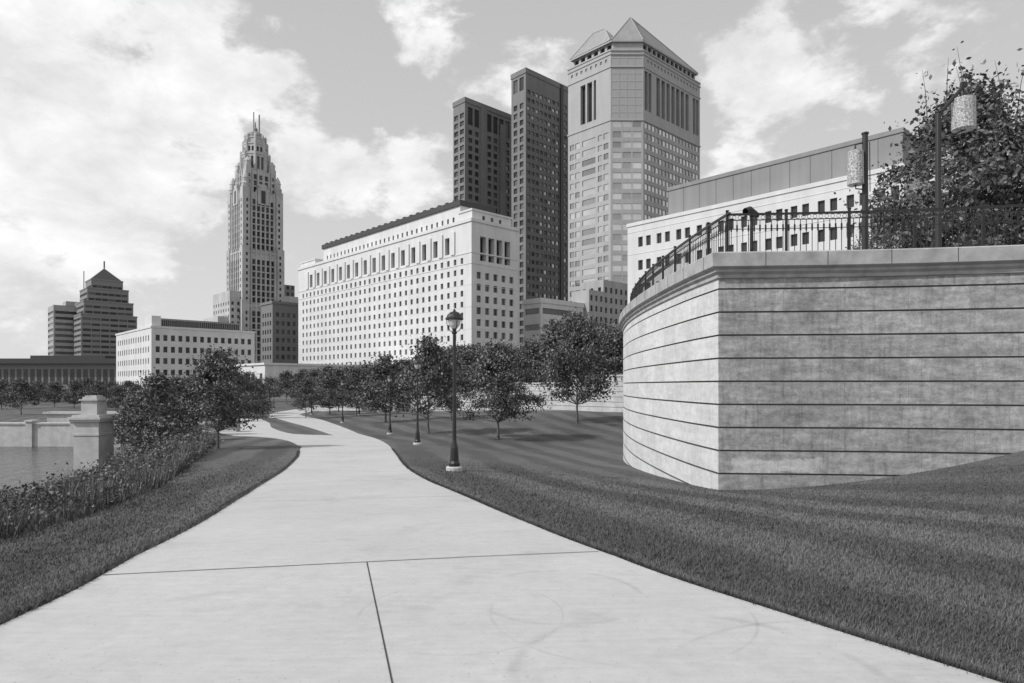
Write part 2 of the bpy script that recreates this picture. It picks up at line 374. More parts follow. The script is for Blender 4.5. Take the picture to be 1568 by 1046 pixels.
# ------------------------------------------------------------------ lamps
def lamp_mesh():
    b=MB()
    b.lathe(0,0,[(.22,-.3),(.22,.09),(.19,.12),(0,.12)],12,2)
    b.lathe(0,0,[(.15,.12),(.15,.2),(.12,.26),(.10,.6),(.08,.68),(.055,.8),(.048,2.0),(.042,3.55),(.07,3.58),(.07,3.62),(.045,3.64),(.06,3.70)],12,0)
    b.lathe(0,0,[(.07,3.70),(.13,3.78),(.17,3.88),(.175,3.93)],16,1)
    b.lathe(0,0,[(.185,3.92),(.235,3.935),(.235,3.975),(.21,4.0),(.18,4.06),(.12,4.12),(.04,4.15),(.03,4.19),(0,4.22)],16,0)
    for k in range(4):
        a=math.pi/2*k+.4; c,s_=math.cos(a),math.sin(a)
        b.tube([(.05*c,.05*s_,3.60),(.14*c,.14*s_,3.66),(.20*c,.20*s_,3.80),(.21*c,.21*s_,3.94)],.010,5,0)
    o=b.obj('street_lamp',[M_metal,M_lglass,M_stone]); return o
L0=lamp_mesh(); lm=L0.data
lamps=[(-1.5,17,None),(-4.6,31.8,None),(-8.6,46,None),(-16.6,64,None),(-19.2,82,None),(-27,88,None),(-27,108,None),(-34,112,None),(9.5,60,1.9),(-3.9,90,1.2),(-37,125,None),(-43,118,None)]
for i,(lx_,ly_,z_) in enumerate(lamps):
    o=L0 if i==0 else link(bpy.data.objects.new('street_lamp',lm))
    o.location=(lx_,ly_,tz(lx_,ly_) if z_ is None else z_)

M_shade=mat('perforated_shade',.38,rough=.5,noise=.75,scale=26,detail=1)
def banner_lamp(x,y,z0,z1,kind):
    b=MB(); b.lathe(x,y,[(.16,z0),(.16,z0+.06),(.1,z0+.1),(.082,z0+.2),(.07,z1),(.09,z1+.01),(.09,z1+.05),(0,z1+.06)],14,0)
    if kind==0:
        cx=x-.25; b.lathe(cx,y,[(.04,z1-.42),(.19,z1-.44),(.2,z1-1.32),(.05,z1-1.33)],16,1)
        b.tube([(x,y,z1-.2),(cx,y,z1-.26),(cx,y,z1-.44)],.02,6,0); b.tube([(x,y,z1-1.45),(cx,y,z1-1.42),(cx,y,z1-1.3)],.018,6,0)
        b.tube([(x+.12,y,z1-.2),(x+.13,y,z1-1.5)],.012,5,0)
    else:
        ex=x+.70; ez=z1+.75
        b.tube([(x,y,z1-.05),(x+.3,y,z1+.28),(ex,y,ez)],.05,8,0); b.box(ex-.08,ex+.08,y-.05,y+.05,ez-.03,ez+.09,0)
        b.lathe(ex,y,[(.04,ez-.32),(.28,ez-.36),(.29,ez-1.2),(.06,ez-1.22)],18,1)
        b.tube([(ex,y,ez),(ex,y,ez-.36)],.02,6,0); b.tube([(x,y,z1-.75),(ex-.2,y,ez-1.3),(ex,y,ez-1.22)],.02,6,0)
    return b.obj('terrace_lamp',[M_metal,M_shade])
banner_lamp(9.3,17.2,4.8,8.2,0); banner_lamp(11.75,18,4.8,9.1,1)
sp=MB(); sp.lathe(6.2,16.9,[(.05,4.8),(.04,5.95),(.06,5.97)],8); sp.tube([(6.0,16.8,6.06),(6.12,16.85,6.1),(6.38,16.95,6.0)],[.1,.12,.07],10); sp.obj('terrace_spotlight',[M_metal])

# ------------------------------------------------------------------ trees
def leaf_quads(C,size,r):
    n=len(C); a=r.normal(size=(n,3)); a/=np.linalg.norm(a,axis=1)[:,None]
    b_=r.normal(size=(n,3)); b_-=a*(a*b_).sum(1)[:,None]; b_/=np.linalg.norm(b_,axis=1)[:,None]
    s=(size*(.6+.8*r.random(n)))[:,None]; V=np.empty((n,4,3))
    V[:,0]=C-a*s*.7;V[:,1]=C+b_*s*.38;V[:,2]=C+a*s*.7;V[:,3]=C-b_*s*.38
    return V.reshape(-1,3)
def make_tree(name,h,R,cb,ncl,nl,ls,seed,shoots=0,trunk=.012,peak=.35,cs=.2):
    r=np.random.default_rng(seed); V=[];Q=[];Mi=[]
    def addt(p,rad,n=6):
        v,q=tube_np(p,rad,n); o=len(V); V.extend(v); Q.extend([tuple(k+o for k in f) for f in q]); Mi.extend([0]*len(q))
    tp=[(0,0,-.2)]; 
    for k in range(1,7): tp.append((r.normal()*.012*h*k/4,r.normal()*.012*h*k/4,h*.9*k/6))
    addt(tp,[h*trunk*(1.25 if k==0 else 1-.8*k/6) for k in range(7)],8)
    tpa=np.array(tp); cl=[]
    def rad(t):
        return R*np.where(t<peak,np.sqrt(np.clip(1-((peak-t)/peak)**2*.65,0,1)),np.clip(1-((t-peak)/(1-peak))**1.35,0,1)**.85)
    for i in range(ncl):
        t=r.random()**.95; ang=r.random()*2*math.pi; rr=float(rad(np.array(t)))*(.2+.85*r.random()**.5)*(.7+.5*r.random())
        zc_=cb+(h-cb)*t*.97
        c=np.array([rr*math.cos(ang),rr*math.sin(ang),zc_]); cl.append(c)
        if i%2==0:
            z0=max(cb*.75,zc_-rr*.9-.05*h); p0=np.array([np.interp(z0,tpa[:,2],tpa[:,0]),np.interp(z0,tpa[:,2],tpa[:,1]),z0])
            mid=(p0+c)/2+np.array([0,0,-.04*h*r.random()]); addt([p0,mid,c],[h*trunk*.35,h*trunk*.2,h*trunk*.06],5)
    Vl=[];ml=[]
    for c in cl:
        k=int(nl/ncl*(.4+1.2*r.random())); sg=R*cs*(.5+.8*r.random())
        P=c+r.normal(size=(k,3))*np.array([sg,sg,sg*.6]); P=P[P[:,2]>cb*.8]
        Vl.append(leaf_quads(P,ls,r)); base=r.choice([0,1,1,2]); mm=np.where(r.random(len(P))<.65,base,r.integers(0,3,len(P))); ml.append(mm+1)
    for i in range(shoots):
        a=r.random()*6.28; q_=r.random(); x0=R*.45*math.cos(a)*q_;y0=R*.45*math.sin(a)*q_; ex_=h*(1.04+.16*r.random()); lx0=r.normal()*.25; ly0=r.normal()*.25
        p=[(x0,y0,h*.72),(x0+lx0*.4,y0+ly0*.4,h*.72+(ex_-h*.72)*.45),(x0+lx0,y0+ly0,h*.72+(ex_-h*.72)*.75),(x0+lx0*1.9,y0+ly0*1.9,ex_)]
        addt(p,[.03,.02,.013,.005],5)
        pa=np.array(p); tk=r.random(26); pp=np.stack([np.interp(tk,[0,.33,.66,1],pa[:,j]) for j in range(3)],-1)+r.normal(size=(26,3))*.13
        Vl.append(leaf_quads(pp,ls,r)); ml.append(np.full(26,2))
    Vb=np.array(V).reshape(-1,3); Vl=np.vstack(Vl); nq=len(Vl)//4
    Q=np.vstack([np.array(Q),np.arange(nq*4).reshape(-1,4)+len(Vb)]); 
    return mesh_np(name,np.vstack([Vb,Vl]),Q,np.concatenate([Mi]+ml),[M_bark]+M_leafs)
TM=[make_tree('tree_mesh_a',7,2.6,1.5,65,5600,.19,1,peak=.2,cs=.19),make_tree('tree_mesh_b',7,2.3,1.4,60,5200,.19,2,peak=.3,cs=.2),
    make_tree('tree_mesh_c',7,2.6,1.5,70,5800,.19,3,peak=.35,cs=.19),make_tree('tree_mesh_d',7,2.8,1.0,75,6000,.19,4,peak=.3,cs=.19)]
NEAR=make_tree('tree_mesh_near',7,2.6,1.6,100,12500,.14,11,peak=.22,cs=.17)
TER=make_tree('tree_mesh_terrace',8.6,3.6,1.0,150,21000,.14,5,shoots=18,peak=.45,cs=.16)
def tree(px_x,y,h,k,wf=1.0,z=None,rot=None,me=None):
    o=link(bpy.data.objects.new('tree',me or TM[k%4])); s=h/7
    if me is TER: s=h/8.6
    o.scale=(s*wf,s*wf,s); o.rotation_euler=(0,0,random.random()*6.28 if rot is None else rot)
    o.location=(px_x,y,tz(px_x,y) if z is None else z); return o
tree(5.4,54,9.0,0,.85,me=NEAR); tree(-.9,43,6.3,1,1.05,me=NEAR); tree(-6.0,47,6.8,2,.85); tree(-12.0,62,6.3,1,1.15)
tree(-5.6,60,5.9,3,.85); tree(-19,80,5.9,0,1.1); tree(-24.0,86,5.5,1,1.1); tree(-26,98,6.3,2,1.1); tree(-24,76,4.6,2,.95)
for (bx,d,h,k) in [(-.095,92,7.2,0),(-.062,84,7.0,1),(-.028,82,6.5,2),(.03,78,6.6,0),(.055,80,7.4,1),(.075,76,9.0,3),(.118,72,8.6,1),(.14,74,8.2,2),(.155,70,7.6,0),(-.13,98,7.6,3),(-.165,104,7.4,2),(-.2,110,7.4,0),(-.225,116,7.4,1),(-.25,122,7.4,3),(-.28,128,7.6,2),(.05,90,6.6,1),(.0,94,7.0,3),(-.11,112,8.6,1),(-.3,135,7.3,0),(-.32,140,7.3,1),(-.345,150,7,2),(-.15,125,8,0),(-.185,90,5.6,1),(.012,86,6.0,1),(-.08,100,8.2,3),(-.045,96,7.4,0)]:
    tree(bx*d,d,h,k,1.1,z=tz(bx*d,d)+(1.2 if bx>-.12 else .3))
tree(-12.6,28,4.2,0,1.0,me=NEAR); tree(-29.5,75.5,4.6,1,1.0)
for (bx,d,h,k,w_) in [(-.545,36,4.3,3,1.0),(-.51,44,4.0,2,1.2),(-.58,47,3.9,3,1.0),(-.53,60,4.3,0,1.1),(-.465,66,4.6,1,1.1),(-.43,90,6.5,2,1.2),(-.49,95,5.6,0,1.2),(-.405,100,6.4,1,1.1),(-.53,90,5.0,2,1.2),(-.455,85,6.2,3,1.2)]:
    tree(bx*d,d,h,k,w_)
for i in range(17):
    bx=-.80+i*.0245+random.uniform(-.008,.008); d=random.uniform(95,150); tree(bx*d,d,random.uniform(4.2,5.6),i,1.1)
for i in range(14):
    bx=-.80+i*.036+random.uniform(-.01,.01); d=random.uniform(160,190); tree(bx*d,d,random.uniform(5,6.5),i,1.5)
tree(18.4,26,8.4,0,1.05,z=4.8,rot=.6,me=TER); tree(16.6,28.5,4.6,2,.9,z=4.8,rot=2.,me=TER); tree(22.0,27,8.0,1,1,z=4.8,rot=4,me=TER)

# ------------------------------------------------------------------ riverbank shrubs
r=np.random.default_rng(3); Cs=[];ms=[];sz=[]
for i in range(1000):
    yy=5*math.exp(r.random()*math.log(44/5)); s_=r.random()**1.2*6.5+.15; xx=float(np.interp(yy,BY,BX))-s_; z0=tz(xx,yy)
    if z0<-4.3: continue
    hh=(.12+.30*r.random())*(1+.028*yy)*(1 if s_>.6 else .6); k=int(85); rr=hh*.7
    P=np.stack([xx+r.normal(size=k)*rr*.7,yy+r.normal(size=k)*rr*.7,z0+hh*r.random(k)**.8+r.random(k)*.05],-1); Cs.append(P)
    ba=r.choice([0,1,1,2]); ms.append(np.where(r.random(k)<.6,ba,r.integers(0,3,k))); sz.append(np.full(k,.022+.002*yy))
C=np.vstack(Cs); V=leaf_quads(C,np.concatenate(sz),r); Vn=len(V)//4
me=mesh_np('riverbank_shrubs',V,np.arange(Vn*4).reshape(-1,4),np.concatenate(ms),M_shr); link(bpy.data.objects.new('riverbank_shrubs',me))
n=80000; yy=5*np.exp(r.random(n)*math.log(44/5)); s_=r.random(n)*6+.02; xx=np.interp(yy,BY,BX)-s_; zz=terr(xx,yy); cl=.5+.5*np.sin(xx*2.1+yy*1.3)*np.sin(yy*1.7)
h=(.16+.3*r.random(n))*(1+.022*yy)*(.4+.75*cl); a=r.random(n)*6.28; wd=.003+.0006*yy; l=r.random(n)*.7
V=np.empty((n,3,3)); V[:,0]=np.stack([xx-np.cos(a)*wd,yy-np.sin(a)*wd,zz],-1);V[:,1]=np.stack([xx+np.cos(a)*wd,yy+np.sin(a)*wd,zz],-1);V[:,2]=np.stack([xx+np.sin(a)*h*l,yy+np.cos(a)*h*l,zz+h],-1)
me=mesh_np('tall_bank_grass',V.reshape(-1,3),np.arange(n*3).reshape(n,3),r.integers(0,3,n),M_shr); link(bpy.data.objects.new('tall_bank_grass',me))

# ------------------------------------------------------------------ stone pillar, river wall, low wall
p=MB(); px_,py_=-22.4,35
def sq(h_,z0,z1,m=0): p.box(px_-h_,px_+h_,py_-h_,py_+h_,z0,z1,m)
sq(.66,-5,-.32); sq(.80,-.32,-.20); sq(.86,-.20,-.08); sq(.72,-.08,.03); sq(.42,.03,.78); sq(.50,.78,.86); sq(.38,.86,.98); sq(.30,.98,1.05); sq(.70,-1.05,-.95); sq(.78,-3.4,-3.1)
p.obj('stone_pillar',[M_stone])
q=MB(); q.box(-140,-30,61.8,62.4,-5.2,-2.1); q.box(-140,-30,61.7,62.75,-2.1,-1.95)
for xx in np.arange(-138,-30,4.2): q.box(xx-.3,xx+.3,61.6,62.45,-5.2,-1.85); q.box(xx-.38,xx+.38,61.5,62.55,-1.85,-1.7)
q.obj('river_wall',[M_stone])
q=MB(); q.box(-25.5,-20.5,48.5,49.3,-2.6,-1.3); q.box(-25.7,-20.3,48.3,49.5,-1.3,-1.15); q.obj('stone_seat_wall',[M_stone])
q=MB(); q.box(-47,-36,66,67,-3,-1.3); q.box(-47.3,-35.7,65.8,67.2,-1.3,-1.1); q.obj('stone_seat_wall',[M_stone])
def seg_wall(name,pts,mats,thick=.5):
    b_=MB(); 
    for (x0,y0,t0),(x1,y1,t1) in zip(pts,pts[1:]):
        L_=math.hypot(x1-x0,y1-y0); u=((x1-x0)/L_,(y1-y0)/L_); w_=(-u[1],u[0]); n=max(1,int(L_/6))
        for k in range(n):
            a=L_*k/n;bb=L_*(k+1)/n; ta=t0+(t1-t0)*(k+.5)/n
            z_=-4.0
            while z_<ta-.3:
                ze=min(z_+.5,ta-.18); b_.obox((x0,y0),u,w_,a,bb+.01*(k%2),0,thick,z_,ze-.04); b_.obox((x0,y0),u,w_,a,bb,.06,thick-.06,ze-.04,ze,1); z_+=.5
            b_.obox((x0,y0),u,w_,a-.02,bb+.02,-.1,thick+.1,ta-.18,ta)
    b_.obj(name,mats)
seg_wall('ramp_retaining_wall',[(-34,112,-2.0),(-24,102,-1.3),(-10.5,85,.45),(0,74,1.6),(10.6,62,2.95),(16,58,3.2)],[M_stone,M_joint])

# ------------------------------------------------------------------ buildings
Lu=np.array((-.685,.7286)); Ru=np.array((.7286,.685))
def even(n,w,ww,mg=0):
    p=(w-2*mg)/n; return [(mg+p*(i+.5)-ww/2,mg+p*(i+.5)+ww/2) for i in range(n)]
def rows(z0,n,pitch,h): return [(z0+i*pitch,z0+i*pitch+h) for i in range(n)]
def facade(mb,p0,p1,nrm,z0,z1,cols,rws,dep=.4,wm=0,gm=(1,2)):
    p0=np.array(p0);p1=np.array(p1); W=np.linalg.norm(p1-p0); u=(p1-p0)/W
    cols=[c for c in cols if c[0]>=0 and c[1]<=W]; rws=[r_ for r_ in rws if r_[0]>=z0 and r_[1]<=z1]
    xs=sorted({0.0,W}|{v for c in cols for v in c}); zs=sorted({z0,z1}|{v for r_ in rws for v in r_})
    cs={c[0] for c in cols}; rsn={r_[0] for r_ in rws}
    P=lambda a,z,d=0:(p0[0]+u[0]*a-nrm[0]*d,p0[1]+u[1]*a-nrm[1]*d,z)
    for j in range(len(zs)-1):
        za,zb=zs[j],zs[j+1]
        if za not in rsn or not cols: mb.face([P(0,za),P(W,za),P(W,zb),P(0,zb)],wm); continue
        for i in range(len(xs)-1):
            a,b_=xs[i],xs[i+1]
            if a in cs:
                mb.face([P(a,za,dep),P(b_,za,dep),P(b_,zb,dep),P(a,zb,dep)],random.choice(gm))
                mb.face([P(a,za),P(a,za,dep),P(a,zb,dep),P(a,zb)],wm); mb.face([P(b_,za),P(b_,za,dep),P(b_,zb,dep),P(b_,zb)],wm)
                mb.face([P(a,za),P(b_,za),P(b_,za,dep),P(a,za,dep)],wm); mb.face([P(a,zb),P(b_,zb),P(b_,zb,dep),P(a,zb,dep)],wm)
            else: mb.face([P(a,za),P(b_,za),P(b_,zb),P(a,zb)],wm)
def body(mb,poly,z0,z1,specs={},roof=3,wm=0):
    c=np.mean(np.array(poly),axis=0)
    for i in range(len(poly)):
        p=np.array(poly[i],float);q=np.array(poly[(i+1)%len(poly)],float); d=q-p; n=np.array((d[1],-d[0])); n/=np.linalg.norm(n)
        if n@((p+q)/2-c)<0:n=-n
        if i in specs:
            for zn in specs[i]:
                facade(mb,p,q,n,zn[0],zn[1],zn[2],zn[3],*(zn[4:5] or (.4,)),wm,*(zn[5:6] or ((1,2),)))
        else: mb.face([(*p,z0),(*q,z0),(*q,z1),(*p,z1)],wm)
    mb.face([(*p,z1) for p in poly],roof)
def rect(C,a,b_):
    C=np.array(C); return [C,C+Ru*a,C+Ru*a+Lu*b_,C+Lu*b_]
def band(mb,poly,z0,z1,o,m=0):
    c=np.mean(np.array(poly),axis=0); n=len(poly)
    P=[];
    for i in range(n):
        a=np.array(poly[i-1]);b_=np.array(poly[i]);e=np.array(poly[(i+1)%n])
        d1=(b_-a)/np.linalg.norm(b_-a);d2=(e-b_)/np.linalg.norm(e-b_)
        n1=np.array((d1[1],-d1[0]));n2=np.array((d2[1],-d2[0]))
        if n1@(b_-c)<0:n1=-n1
        if n2@(b_-c)<0:n2=-n2
        nn=n1+n2;nn/=np.linalg.norm(nn);P.append(b_+nn*o/max(.4,nn@n1))
    for i in range(n):
        p=P[i];q=P[(i+1)%n]; mb.face([(*p,z0),(*q,z0),(*q,z1),(*p,z1)],m)
    mb.face([(*p,z1) for p in P],m); mb.face([(*p,z0) for p in P[::-1]],m)
def cen_sq(c,s):
    c=np.array(c); return [c-Lu*s/2-Ru*s/2,c+Ru*s/2-Lu*s/2,c+Ru*s/2+Lu*s/2,c-Ru*s/2+Lu*s/2]
G1=mat('window_dark',.04,rough=.15,noise=.3,scale=.1); G2=mat('window_mid',.09,rough=.15,noise=.3,scale=.1); G3=mat('window_deep',.025,rough=.3)
GL=mat('reflective_glass',.66,rough=.06,noise=.3,scale=.04,metal=.85)
GM=mat('reflective_glass_dim',.38,rough=.08,noise=.3,scale=.04,metal=.85)
GD=mat('bronze_glass',.16,rough=.12,noise=.3,scale=.06,metal=.6)
W1=mat('limestone',.64,noise=.07,scale=.15,streak=.08); W2=mat('grey_stone',.38,noise=.1,scale=.2,streak=.12); W3=mat('dark_granite',.19,noise=.12,scale=.1,streak=.1)
W4=mat('pink_granite',.39,noise=.08,scale=.1,streak=.07); RF=mat('dark_roof',.06); RL=mat('light_roof',.30,noise=.08,scale=.3,streak=.1); W5=mat('old_terracotta',.48,noise=.16,scale=.15,streak=.16)
W6=mat('grey_panel',.25,noise=.08,scale=.2,streak=.1)

# judicial centre
b_=MB(); C=(-12.4,200); P=rect(C,19.7,118.7)
ZT=52.6
wl=even(33,118.7,1.3,3)
left=[(-4,8,[],[]),(8,42.5,[(118.7-c[1],118.7-c[0]) for c in wl],rows(8.8,10,3.4,1.8),.45),(42.5,50.2,even(16,118.7,2.3,9),[(43.2,48.6)],1.1),(50.2,ZT,[],[])]
right=[(-4,8,[],[]),(8,38.5,even(5,19.7,1.7,1.2),rows(9,8,3.65,2.1),.5),(38.5,49.5,even(4,19.7,2.5,3.0),[(40.2,47.8)],1.8,(4,)),(49.5,ZT,[],[])]
body(b_,P,-4,ZT,{0:right,3:left})
band(b_,P,ZT-.7,ZT+.3,.35); band(b_,P,42.3,42.7,.15); band(b_,P,39.0,39.35,.12); band(b_,P,8.0,8.4,.15)
band(b_,P,-4,7.6,1.2)
for z_ in (12.1,19,25.8,32.6): band(b_,P,z_-.06,z_+.06,.05)
C2=np.array(C)+Lu*9+Ru*2.8; P2=rect(C2,14.2,92)
body(b_,P2,ZT+.3,59.0,{3:[(ZT+.3,57.0,even(30,92,1.0,2),[(54.2,55.8)],.3),(57.0,59.0,[],[])],0:[(ZT+.3,59.0,even(3,14.2,1.4,2),[(54.4,56.4)],.3)]})
band(b_,P2,59.0,60.7,.55,3)
for i in range(22):
    o=C2+Lu*(2+i*4.1); b_.obox(o,Ru,Lu,-.5,.6,0,1.3,60.7,61.1,3)
P4=rect(np.array(C)+Lu*1.5+Ru*1.5,16.5,6.5); body(b_,P4,ZT+.3,56.2,{0:[(ZT+.3,56.2,even(3,16.5,1.2,3),[(53.4,54.8)])]}) ; band(b_,P4,55.8,56.4,.3)
P5=rect(np.array(C)+Lu*104+Ru*.6,12,14); body(b_,P5,ZT+.3,55.0,{}); band(b_,P5,54.7,55.2,.25)
for i in range(17):
    o=np.array(C)+Lu*(9+i*(118.7-18)/16); b_.obox(o,-Ru,Lu,0,.45,-1.0,1.0,42.7,50.0,0)
b_.obj('judicial_center_building',[W1,G1,G2,RF,G3])

b_=MB(); body(b_,rect((-70,185),60,22),-4,7.4,{0:[(-4,7.4,even(12,60,2,3),[(2,5)])],3:[(-4,7.4,even(4,22,2),[(2,5)])]}); band(b_,rect((-70,185),60,22),7.4,8.0,.4); b_.obj('stone_podium_building',[W1,G1,G2,RL])

b_=MB(); P=rect((-127,230),36.4,51)
body(b_,P,-4,22.3,{0:[(-4,22.3,even(14,36.4,1.35,.8),rows(1.0,5,4.1,2.1),.45)],3:[(-4,22.3,even(14,51,1.3,2),rows(1.0,5,4.1,2.1),.45)]})
band(b_,P,21.9,22.6,.25); body(b_,rect(np.array((-127,230))+Ru*3.5+Lu*2,28,20),22.6,25.6,{0:[(22.6,25.6,even(40,28,.5,.3),[(22.9,25.0)])]},wm=4)
body(b_,rect(np.array((-127,230))+Ru*.4+Lu*1.2,3,9),22.6,26.3); b_.obj('office_building',[W1,G1,G3,RL,W6])

# art deco tower
b_=MB(); c0=np.array((-158.0,402.0)); S=.402
def zz(py): return 1.6+(590-py)*S
def tier(s,za,zb,n,ww,fl=3.8,wm=0,dep=.8):
    P=cen_sq(c0,s); r_=rows(za+1.2,max(1,int((zb-za-2)/fl)),fl,3.0)
    sp=[(za,zb,even(n,s,ww,s*.2),r_,dep)]
    body(b_,P,za,zb,{0:sp,3:sp})
    for cc in P:
        d=(cc-c0)/np.linalg.norm(cc-c0); o=cc-d*s*.075; b_.obox(o,Ru,Lu,-s*.09,s*.09,-s*.09,s*.09,za,zb+2.5,0)
    for k in range(n+1):
        a=s*.2+(s*.6)/n*k
        for (O,U,N_) in ((P[0],Ru,-Lu),(P[0],Lu,-Ru)):
            b_.obox(O+U*a,U,N_,-.4,.4,0,.55,za,zb+1.2,0)
    zq=za+2
    while zq<zb-3:
        for (O,U,N_) in ((P[0],Ru,-Lu),(P[0],Lu,-Ru)):
            for a in (s*.075,s*.925): b_.obox(O+U*a,U,N_,-.5,.5,s*.037,s*.037+.1,zq,zq+1.9,1)
        zq+=fl
tier(24.8,-4,zz(470),5,2.0); tier(23.9,zz(470),zz(390),5,2.0); tier(22.8,zz(390),zz(303),5,1.9); band(b_,cen_sq(c0,25.2),zz(474),zz(470),.2); band(b_,cen_sq(c0,24.2),zz(393),zz(390),.2)
tier(17.0,zz(303),zz(268),3,1.9)
for s,zb_,hh in ((20.0,303,11),(21.0,303,6),(15.0,268,7)):
    for cc in cen_sq(c0,s*.98): b_.lathe(cc[0],cc[1],[(1.9,zz(zb_)-4),(1.9,zz(zb_)+hh*.7),(2.1,zz(zb_)+hh*.72),(1.5,zz(zb_)+hh*.9),(0,zz(zb_)+hh*1.15)],8,0)
for cc in cen_sq(c0,19): b_.obox(cc,Ru,Lu,-1.5,1.5,-1.5,1.5,zz(310),zz(283),0)
for (U,N_) in ((Ru,-Lu),(Lu,-Ru)):
    o=c0+N_*11.7; b_.obox(o,U,N_,-3.3,3.3,-2,.5,zz(320),zz(296),0); b_.obox(o,U,N_,-2.2,2.2,-2,.45,zz(296),zz(290),0); b_.obox(o,U,N_,-1.3,1.3,.5,.56,zz(318),zz(299),1)
def octa(r,za,zb,win=True):
    P=[c0+np.array((math.cos(math.pi/8+k*math.pi/4+.76),math.sin(math.pi/8+k*math.pi/4+.76)))*r for k in range(8)]
    side=2*r*math.sin(math.pi/8); sp={k:[(za,zb,even(2,side,side*.26,side*.10),[(za+1.5,zb-2)],.7)] for k in range(8)} if win else {}
    body(b_,P,za,zb,sp); band(b_,P,zb-.6,zb+.3,.3)
    for q_ in P: b_.lathe(q_[0],q_[1],[(.75,za),(.75,zb+1.2),(0,zb+2.6)],6,0)
octa(8.2,zz(268),zz(240)); octa(6.9,zz(240),zz(224)); octa(5.9,zz(224),zz(214),False)
b_.lathe(c0[0],c0[1],[(5.6,zz(214)),(5.3,zz(210)),(4.2,zz(206)),(2.2,zz(203)),(1.4,zz(202)),(1.4,zz(198)),(.5,zz(195)),(.3,zz(188)),(0,zz(186))],16,3)
b_.tube([(c0[0]-1,c0[1],zz(206)),(c0[0]-1,c0[1],zz(172))],.35,5,3); b_.tube([(c0[0]+2.4,c0[1],zz(206)),(c0[0]+2.4,c0[1],zz(176))],.45,5,3)
body(b_,rect(c0-Ru*19-Lu*10,10,28),-4,zz(452),{0:[(-4,zz(452),even(3,10,1.4),rows(2,13,3.9,2))],3:[(-4,zz(452),even(7,28,1.4),rows(2,13,3.9,2))]})
body(b_,rect(c0-Ru*25-Lu*8,7,24),-4,zz(490),{0:[(-4,zz(490),even(2,7,1.4),rows(2,9,3.9,2))]})
body(b_,rect(c0+Ru*13-Lu*9,17,26),-4,zz(452),{0:[(-4,zz(452),even(6,17,1.3),rows(2,13,3.9,2))]})
body(b_,rect(c0+Ru*14-Lu*5,9,16),zz(452),zz(433),{0:[(zz(452),zz(433),even(3,9,1.6),rows(zz(450),2,4.0,2.2))]},wm=3)
b_.obj('art_deco_tower',[W5,G1,G2,W6])

b_=MB(); P=rect((-110,300),34,13); body(b_,P,-4,40,{0:[(-4,40,even(12,34,1.4,1),rows(2,9,3.9,2))],3:[(-4,40,even(4,13,1.4,1),rows(2,9,3.9,2))]}); band(b_,P,39.2,40.4,.4); b_.obj('brick_office_block',[mat('brick_block',.18),G1,G2,RF])

b_=MB(); c1=np.array((-301,482)); z4=lambda py:1.6+(590-py)*.482
for s,a,t in ((35,None,486),(31,486,466),(26,466,446),(20,446,432)):
    za=-4 if a is None else z4(a); zb_=z4(t); P=cen_sq(c1,s); n=max(1,int((zb_-za-1)/3.9))
    sp=[(za,zb_,even(6,s,s/6*.86,.6),rows(za+.9,n,3.9,1.7),.5)]; body(b_,P,za,zb_,{0:sp,3:sp}); band(b_,P,zb_-.5,zb_+.5,.25)
P=cen_sq(c1,19); top=(*c1,z4(411))
for i in range(4): b_.face([(*P[i],z4(431)),(*P[(i+1)%4],z4(431)),top],3)
b_.tube([top,(c1[0],c1[1],z4(400))],.5,5,3); b_.tube([(c1[0]-15,c1[1],z4(446)),(c1[0]-15,c1[1],z4(415))],.3,5,3)
b_.obj('stepped_office_tower',[mat('brown_brick',.23),G2,G3,RF])
b_=MB(); P=rect((-330,470),16,24); body(b_,P,-4,z4(470),{0:[(-4,z4(470),even(1,16,14),rows(3,13,4.2,2))],3:[(-4,z4(470),even(1,24,22),rows(3,13,4.2,2))]})
P=rect((-351,500),30,26); body(b_,P,-4,z4(462),{3:[(-4,z4(462),even(1,26,22),rows(3,13,4.4,2))]}); body(b_,rect((-345,505),14,14),z4(462),z4(455)); b_.obj('grey_office_tower',[W2,G2,G3,RL])
b_=MB(); b_.box(-262,-182,300,340,-4,11.5,0); b_.box(-266,-179,297,342,11.5,13.8,1)
for k in range(26): b_.box(-261+k*3.05,-259+k*3.05,299.9,300.2,2,9,2)
b_.box(-225,-190,305,330,13.8,15.5,1); b_.obj('low_pavilion_building',[mat('pavilion_stone',.24),RF,G1])

# dark twin-slab tower
b_=MB(); P=rect((-23.8,330),33,9.5)
cr=even(7,33,2.6,1.5); rr_=rows(2,34,4.1,2.5)
body(b_,P,-4,146.8,{0:[(-4,133,cr,rr_,.6),(133,144,even(7,33,3.3,1.5),[(134,143)],.5),(144,146.8,[],[])],3:[(-4,143,even(2,9.5,3.2),rr_,.5),(143,146.8,[],[])]}); band(b_,P,144.8,147.3,.3)
P=rect((6.7,318),30.8,10.2)
body(b_,P,-4,155.8,{0:[(-4,150,even(10,30.8,2.1,.6),rows(2,37,3.95,1.9),.4,(1,2,2,5)),(150,155.8,[],[])],3:[(-4,145,even(2,10.2,2.6,.8),rows(2,34,4.1,2.6),.5),(145,155.8,even(2,10.2,3.0,.8),[(146,152.5)])]}); band(b_,P,153.8,156.3,.3)
b_.obox((6.7,318),Ru,Lu,24.5,26.5,-.6,.2,-4,155.8,4); b_.obox((-23.8,330),Ru,Lu,10.5,14.5,-.5,.2,-4,146,0); b_.obox((-23.8,330),Ru,Lu,24,27.5,-.9,.2,-4,140,0)
b_.obj('dark_granite_tower',[W3,G1,GD,RF,G3,GM])

